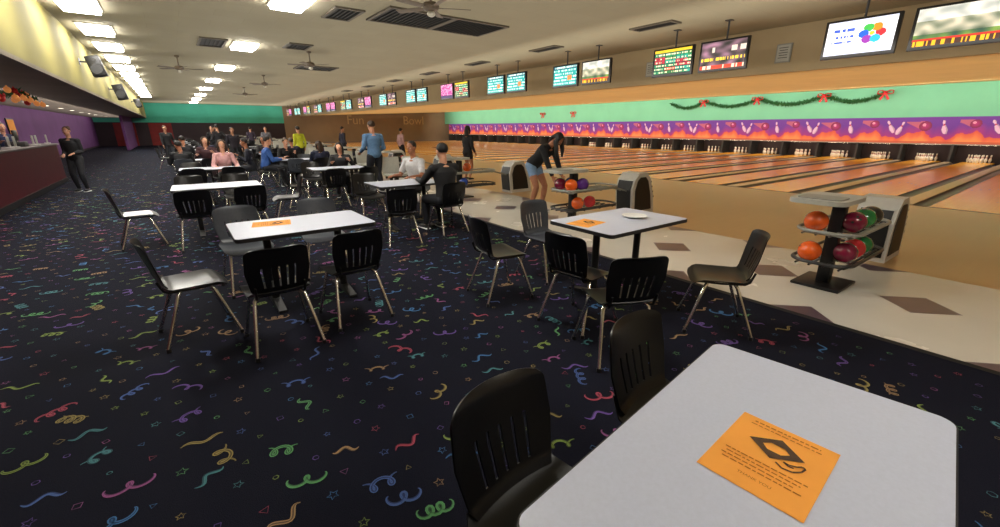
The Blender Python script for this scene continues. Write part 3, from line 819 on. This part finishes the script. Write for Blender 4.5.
for i,y in enumerate((18,20,22,24,26,28)):
    r=thing('wall_poster','pale framed poster on the purple wall','poster',(-5.47,y,1.65),group='wall posters')
    a=MB();a.box((0,0,0),(.04,1.1,.75),bev=.008);a.obj('poster_frame',M_blackm,r,smooth=False)
    a=MB();a.box((.022,0,0),(.008,1.0,.65));a.obj('poster_sheet',[M_lgrey,M_white,M_orange][i%3],r,smooth=False)
path=[(-2.4,9.6+.5*k,2.36-.12*abs(math.sin(k*math.pi/4))) for k in range(12)]
garland('garland',path,.1,'green garland with orange ornaments along the counter soffit',M_leaf,dens=40,lr=.12)
orn=MB();orn.ell((0,0,0),(.055,.055,.06));orn.etube([(0,0,.055),(0,0,.08)],.012,n=8);om=orn.mesh('ornament',M_gold)
om2=om.copy();om2.materials.clear();om2.materials.append(M_bow)
for k in range(30):
    o=bpy.data.objects.new('hanging_ornament',om if k%3 else om2);COL.objects.link(o);o.location=(-2.4+R.uniform(-.12,.12),9.6+.185*k,2.24+R.uniform(-.12,.1))
    tag(o,('glowing orange' if k%3 else 'shiny red')+' ornament hanging from the counter garland','ornament',group='counter ornaments')

# ---------------------------------------------------------------- PEOPLE
SK={'light':C(205,150,120),'tan':C(170,112,82),'brown':C(110,72,52)}
_mc={}
def cm(nm,c,rough=.8):
    k=(nm,c)
    if k not in _mc: _mc[k]=mat(nm,c,rough,nscale=25,namt=.12,bump=.1)
    return _mc[k]
def ik(a,b,l1,l2,pole):
    d=b-a;L=min(d.length,(l1+l2)*.999);u=d.normalized()
    x=(l1*l1-l2*l2+L*L)/(2*L);h=math.sqrt(max(0,l1*l1-x*x))
    p=V(pole);p=p-u*p.dot(u)
    if p.length<1e-5:p=V((0,0,1))
    p.normalize();return a+u*x+p*h, a+u*L
def remesh(mb,name,m,vox,parent,it=4):
    o=mb.obj(name+'_tmp',m,smooth=False)
    md=o.modifiers.new('r','REMESH');md.mode='VOXEL';md.voxel_size=vox;md.use_smooth_shade=True
    ms=o.modifiers.new('s','SMOOTH');ms.factor=.5;ms.iterations=it
    dg=bpy.context.evaluated_depsgraph_get()
    me=bpy.data.meshes.new_from_object(o.evaluated_get(dg))
    bpy.data.objects.remove(o)
    me.name=name;me.polygons.foreach_set('use_smooth',[True]*len(me.polygons))
    n=bpy.data.objects.new(name,me);COL.objects.link(n);n.parent=parent;return n
def person(label,loc,face,H=1.72,sit=False,lean=.04,hands=None,feet=None,shirt=C(40,40,45),pants=C(30,32,40),shoe=C(30,30,32),hairc=C(35,25,20),sleeve='long',leg='long',hair='short',skin='light',hp=0,hy=0,fem=False,vox=.011,ph=None,hipb=0,wide=1.0):
    root=thing('person',label,'person',loc,face);k=H/1.75;root.scale=(k*wide,k*wide,k)
    m_s=cm('skin',SK[skin],.55)
    if ph is None: ph=.56 if sit else .93
    P=V((0,hipb,ph));d=V((0,math.sin(lean),math.cos(lean)));X=V((1,0,0))
    sw=.165 if fem else .18
    neck=P+d*.52
    sh={-1:P+d*.45-X*sw,1:P+d*.45+X*sw}
    hipj={-1:P+V((-.09,0,-.03)),1:P+V((.09,0,-.03))}
    if feet is None:
        feet={-1:(-.12,.42,.08),1:(.12,.38,.08)} if sit else {-1:(-.11,.03,.08),1:(.11,-.04,.08)}
    if hands is None:
        hands={-1:(-.22,.42,.76),1:(.2,.42,.76)} if sit else {-1:(-.27,.06,.86),1:(.27,.06,.86)}
    an={};kn={};el={};wr={}
    for s in(-1,1):
        kn[s],an[s]=ik(hipj[s],V(feet[s]),.43,.42,(s*.05,1,.25))
        el[s],wr[s]=ik(sh[s],V(hands[s]),.29,.26,(s*.35,-1,-.5))
    tor=[(P-d*.07,(.12,.095)),(P,(.165,.12)),(P+d*.1,(.15,.11)),(P+d*.18,(.132 if fem else .145,.1)),(P+d*.3,(.155 if fem else .165,.122 if fem else .115)),(P+d*.39,(.165 if fem else .18,.118)),(P+d*.46,(.13,.09)),(P+d*.505,(.06,.06))]
    def torso(mb,g,i0=0,i1=8):
        q=tor[i0:i1];mb.etube([p for p,_ in q],[(a+g,b+g) for _,(a,b) in q],side=X,n=20)
        for s in(-1,1): mb.ell(sh[s],(.062+g,.06+g,.06+g)); mb.etube([sh[s],P+d*.47],[.052+g,.06+g],n=12)
    def arm(mb,g,full=True,t=1.0):
        for s in(-1,1):
            e=sh[s].lerp(el[s],1 if full else t)
            mb.etube([sh[s],sh[s].lerp(e,.5),e],[.054+g,.048+g,.040+g],n=12)
            if full:
                mb.ell(el[s],(.040+g,)*3)
                mb.etube([el[s],el[s].lerp(wr[s],.35),wr[s]],[.040+g,.038+g,.026+g],n=12)
    def legs(mb,g,t=2.0):
        for s in(-1,1):
            mb.ell(hipj[s],(.088+g,)*3)
            tt=min(1,t);e=hipj[s].lerp(kn[s],tt)
            mb.etube([hipj[s],hipj[s].lerp(e,.5),e],[.088+g,.076+g,(.056 if tt==1 else .068)+g],n=14)
            if t>1:
                mb.ell(kn[s],(.055+g,)*3)
                mb.etube([kn[s],kn[s].lerp(an[s],.3),kn[s].lerp(an[s],.7),an[s]],[.054+g,.057+g,.042+g,.036+g],n=14)
    b=MB();torso(b,-.004);arm(b,0);legs(b,0)
    hd=Matrix.Rotation(hy,3,'Z')@Matrix.Rotation(-(lean*.6+hp),3,'X')
    hc=neck+(d*.6+V((0,.0,.4))).normalized()*.02+hd@V((0,.02,.165))
    b.etube([P+d*.47,neck,hc+hd@V((0,-.02,-.06))],[.06,.054,.052],n=14)
    def H_(x,y,z): return hc+hd@V((x,y,z))
    b.ell(H_(0,-.01,.025),(.076,.094,.092),M=hd,n=20,m=14);b.ell(H_(0,.022,-.045),(.058,.066,.07),M=hd,n=18,m=12)
    b.ell(H_(0,.06,-.095),(.026,.024,.02),M=hd)
    b.ell(H_(0,.092,-.012),(.013,.02,.026),M=hd)
    b.ell(H_(0,.075,.022),(.05,.014,.012),M=hd)
    for s in(-1,1): b.ell(H_(s*.077,-.005,-.008),(.012,.02,.032),M=hd)
    for s in(-1,1):
        toe=V((s*.02,.15,-.05));b.etube([an[s],an[s]+V((0,-.02,-.04)),an[s]+V((0,.05,-.045)),an[s]+toe],[.034,(.036,.036),(.038,.03),(.035,.022)],side=X,n=12)
        fd=(wr[s]-el[s]).normalized();fd=(fd+V((0,.15,-.1 if not sit else 0))).normalized()
        sd=V((0,1,0)) if abs(fd.z)>.75 else X.copy()
        sd=(sd-fd*sd.dot(fd)).normalized();nr=fd.cross(sd)
        if nr.dot(V((-s,0,0)) if abs(fd.z)>.75 else V((0,0,-1)))<0: nr=-nr
        p0=wr[s];b.etube([p0,p0+fd*.03,p0+fd*.09],[(.026,.02),(.036,.017),(.04,.013)],side=sd,n=12)
        for i,(o_,l) in enumerate(((.032,.070),(.0115,.082),(-.0105,.076),(-.032,.06))):
            q=p0+fd*.085+sd*o_;dd=(fd+sd*o_*2).normalized();q1=q+dd*l*.45+nr*.006;q2=q1+(dd+nr*.5).normalized()*l*.33;q3=q2+(dd+nr*1.1).normalized()*l*.25
            b.etube([q,q1,q2,q3],[.0092,.0088,.008,.007],n=8)
        q=p0+fd*.025+sd*.028;q1=q+(sd+fd*.7).normalized()*.035+nr*.01;q2=q1+(sd*.35+fd+nr*.4).normalized()*.032
        b.etube([q,q1,q2],[.0125,.011,.0085],n=8)
    remesh(b,'body',m_s,vox,root,3)
    c=MB();torso(c,.010,0,7);
    if sleeve=='long':
        for s in(-1,1):
            c.etube([sh[s],sh[s].lerp(el[s],.5),el[s]],[.066,.06,.052],n=12);c.ell(el[s],(.052,)*3)
            c.etube([el[s],el[s].lerp(wr[s],.4),el[s].lerp(wr[s],.94)],[.052,.048,.036],n=12)
    elif sleeve=='short':
        for s in(-1,1): c.etube([sh[s],sh[s].lerp(el[s],.45),sh[s].lerp(el[s],.8)],[.068,.064,.06],n=12)
    remesh(c,'shirt',cm('shirt_cloth',shirt),max(vox,.012),root,3)
    c=MB();q=tor[0:3];c.etube([p for p,_ in q],[(a+.008,bb+.008) for _,(a,bb) in q],side=X,n=20)
    legs(c,.011,2 if leg=='long' else .5)
    remesh(c,'trousers' if leg=='long' else 'shorts',cm('trouser_cloth',pants),max(vox,.012),root,3)
    for s in(-1,1):
        c=MB();A=an[s];toe=V((s*.02,.17,-.052))
        c.etube([A+V((0,-.055,-.03)),A+V((0,-.02,-.03)),A+V((0,.05,-.04)),A+toe*.8,A+toe],[(.03,.03),(.042,.046),(.045,.038),(.044,.03),(.03,.02)],side=X,n=14)
        c.box(A+V((s*.008,.055,-.071)),(.085,.25,.016),bev=.006,mi=1)
        c.obj('shoe',[cm('shoe_leather',shoe,.5),M_white],root)
    h=MB();hm=cm('hair_strands' if hair!='cap' else 'cap_cloth',hairc,.6)
    h.ell(H_(0,-.022,.038),(.084,.094,.09),M=hd,n=20,m=14)
    if hair=='long':
        h.etube([H_(0,-.06,.04),H_(0,-.085,-.05),H_(0,-.08,-.16),H_(0,-.07,-.26)],[(.07,.05),(.085,.045),(.085,.035),(.06,.02)],side=hd@X,n=14)
        for s in(-1,1): h.etube([H_(s*.07,0,.05),H_(s*.085,.0,-.05),H_(s*.08,-.02,-.15)],[.025,.028,.02],n=10)
    elif hair=='hanging':
        for s in(-1,1):
            t0=H_(s*.06,.02,.08);t1=H_(s*.088,.03,-.01);t2=t1+V((s*.005,.03,-.14));t3=t1+V((0,.03,-.28))
            h.etube([t0,t1,t2,t3],[(.03,.04),(.024,.055),(.022,.05),(.012,.02)],side=X,n=12)
        h.etube([H_(0,-.06,.04),H_(0,-.09,-.04),H_(0,-.08,-.12)],[(.07,.05),(.085,.04),(.07,.02)],side=X,n=14)
    elif hair=='bun':
        h.ell(H_(0,-.11,.09),(.045,.045,.045))
    elif hair=='cap':
        h.box(H_(0,.12,.055),(.13,.1,.012),M=hd,bev=.005)
    remesh(h,'hair' if hair!='cap' else 'cap',hm,.012,root,2)
    for s in(-1,1):
        e=MB();e.ell(H_(s*.031,.079,.003),(.013,.009,.008),M=hd);e.ell(H_(s*.031,.087,.003),(.006,.003,.006),1,M=hd);e.obj('eye',[M_white,M_blackm],root)
    e=MB();e.ell(H_(0,.084,-.058),(.024,.008,.007),M=hd);e.obj('mouth',cm('lip_skin',C(150,80,75)),root)
    return root
person('person in dark blue shirt standing behind the maroon counter',(-3.8,18.4,0),facing(.5,-1),H=1.76,shirt=C(40,50,84),hairc=C(110,105,100),hands={-1:(-.16,.22,1.24),1:(.16,.22,1.24)},vox=.012)
person('person in black hoodie and trousers standing by the counter',(-2.15,15.9,0),facing(-.3,-.95),H=1.66,shirt=C(24,24,28),pants=C(22,22,28),hairc=C(80,50,35),lean=.0,hands={-1:(-.1,.2,1.05),1:(.12,.2,1.02)},fem=True,hair='bun',vox=.012)
person('person in denim blue shirt standing with back turned',(4.17,11.1,0),facing(-.1,1),H=1.8,shirt=C(86,120,156),pants=C(30,32,42),hairc=C(60,42,30),lean=.06,hands={-1:(-.22,.25,1.0),1:(.22,.25,1.0)},vox=.01,wide=1.1)
person('person in black top and denim shorts bending over the ball rack',(5.74,6.4,0),facing(.2,-1),H=1.84,shirt=C(20,20,24),pants=C(120,150,185),hairc=C(22,18,18),lean=.84,hipb=-.16,ph=.9,hp=.42,hands={-1:(-.14,.42,.66),1:(.16,.44,.64)},feet={-1:(-.1,-.02,.08),1:(.13,-.12,.08)},leg='shorts',sleeve='long',hair='hanging',fem=True,vox=.008,shoe=C(190,185,180),skin='tan')
person('person in black shirt and black cap seated with back turned',(3.35,5.93,0),facing(-.05,1),H=1.78,sit=True,lean=.12,shirt=C(24,24,28),pants=C(24,26,34),hair='cap',hairc=C(18,18,20),vox=.009,hands={-1:(-.2,.5,.82),1:(.2,.5,.82)},wide=1.08)
person('person in white shirt seated beside the table',(3.7,7.73,0),facing(-.9,-.45),H=1.76,sit=True,lean=.12,shirt=C(215,215,218),pants=C(40,42,50),hairc=C(35,28,24),sleeve='short',vox=.01,skin='tan')
chair(1.75,14.6,-1,.1)
person('person in dark navy jacket seated at a table',(1.78,14.6,0),facing(-1,.1),sit=True,lean=.2,shirt=C(28,30,44),hairc=C(30,22,20),vox=.012,skin='tan',hands={-1:(-.18,.35,.9),1:(.2,.4,.78)})
chair(2.0,13.9,1,0)
person('person in blue shirt seated at a table',(2.0,13.9,0),facing(1,0),H=1.8,sit=True,lean=.2,shirt=C(50,90,160),hairc=C(40,30,26),vox=.012)
person('person in red and white top seated at a table',(.93,12.65,0),facing(0,-1),sit=True,lean=.15,shirt=C(200,150,150),hairc=C(60,40,30),vox=.012,hair='long',fem=True)
person('person in black jacket standing among the tables',(1.75,27.8,0),facing(-.2,-1),shirt=C(26,26,30),vox=.014)
person('person in dark coat standing among the tables',(2.0,21,0),facing(.2,-1),H=1.66,shirt=C(40,34,44),vox=.014)
person('person in bright yellow shirt standing by the tables',(4.2,19.5,0),facing(-.4,1),H=1.7,shirt=C(205,210,50),vox=.014)
person('person in black dress standing on the approach',(7.6,12.0,0),facing(.8,.3),H=1.7,shirt=C(24,24,28),pants=C(24,24,28),leg='shorts',hair='long',fem=True,vox=.011,hands={-1:(-.1,.3,1.15),1:(.24,.1,.9)},skin='tan')
person('person in pale shirt standing on the approach',(8.7,19.6,0),facing(1,.2),H=1.62,shirt=C(190,150,150),vox=.014)
person('person in dark clothes standing near the lanes',(6.9,22.6,0),facing(1,.2),H=1.7,shirt=C(40,40,60),vox=.014)
person('person in grey top standing near the tables',(4.3,28.0,0),facing(0,-1),H=1.7,shirt=C(110,110,120),vox=.014)
for (x,y,fx_,fy,c,l,lean) in ((2.67,18.3,0,-1,C(30,30,36),'dark top',.1),(3.33,16.75,0,1,C(36,36,50),'navy top',.05),(.12,14.6,0,1,C(26,26,30),'black jacket',.25),(.8,16.2,-.2,-1,C(60,30,36),'dark red top',.2),
    (3.33,13.1,.1,1,C(30,34,60),'navy sweater',.1),(2.67,14.7,.3,-1,C(28,28,32),'black sweater',.3),(.27,18.2,0,1,C(34,34,40),'charcoal top',.1),(.95,19.8,.2,-1,C(40,40,70),'dark blue top',.25),(3.3,11.15,-.3,-1,C(30,30,34),'black shirt',.2)):
    person('person in '+l+' seated at a cafe table',(x,y,0),facing(fx_,fy),H=R.uniform(1.6,1.8),sit=True,lean=lean,shirt=c,hairc=R.choice((C(30,24,20),C(60,42,30),C(20,18,18))),vox=.014,skin=R.choice(('light','tan')),hy=R.uniform(-.8,.8),hands={-1:(-.2,R.uniform(.3,.45),R.uniform(.76,.95)),1:(.2,R.uniform(.3,.45),R.uniform(.76,.9))},wide=R.uniform(.96,1.12),hair=R.choice(('short','long','cap')))
for (x,y,fx_,fy,c,l) in ((1.75,24.2,-.5,1,C(36,34,40),'charcoal jacket'),(2.0,31.5,1,-.3,C(50,40,40),'dark brown jacket'),(-.2,25.0,.3,-1,C(30,30,34),'black coat'),(4.2,33,0,1,C(70,60,80),'grey purple top')):
    person('person in '+l+' standing among the tables',(x,y,0),facing(fx_,fy),H=R.uniform(1.6,1.8),shirt=c,hairc=R.choice((C(30,24,20),C(60,42,30))),vox=.014,hands={-1:(-.25,R.uniform(.05,.3),R.uniform(.85,1.1)),1:(.25,R.uniform(.05,.3),R.uniform(.85,1.1))})

# ---------------------------------------------------------------- WORLD + CAMERA
w=bpy.data.worlds.new('world');sc.world=w;w.use_nodes=True
w.node_tree.nodes['Background'].inputs['Color'].default_value=(.05,.05,.06,1)
cam=bpy.data.cameras.new('camera');cam.sensor_width=36;cam.lens=15.26;cam.clip_start=.02
co=bpy.data.objects.new('camera',cam);co.location=(0,0,1.62);co.rotation_euler=(math.radians(72.3),0,math.radians(-36.6));COL.objects.link(co);sc.camera=co
sc.view_settings.view_transform='Standard'
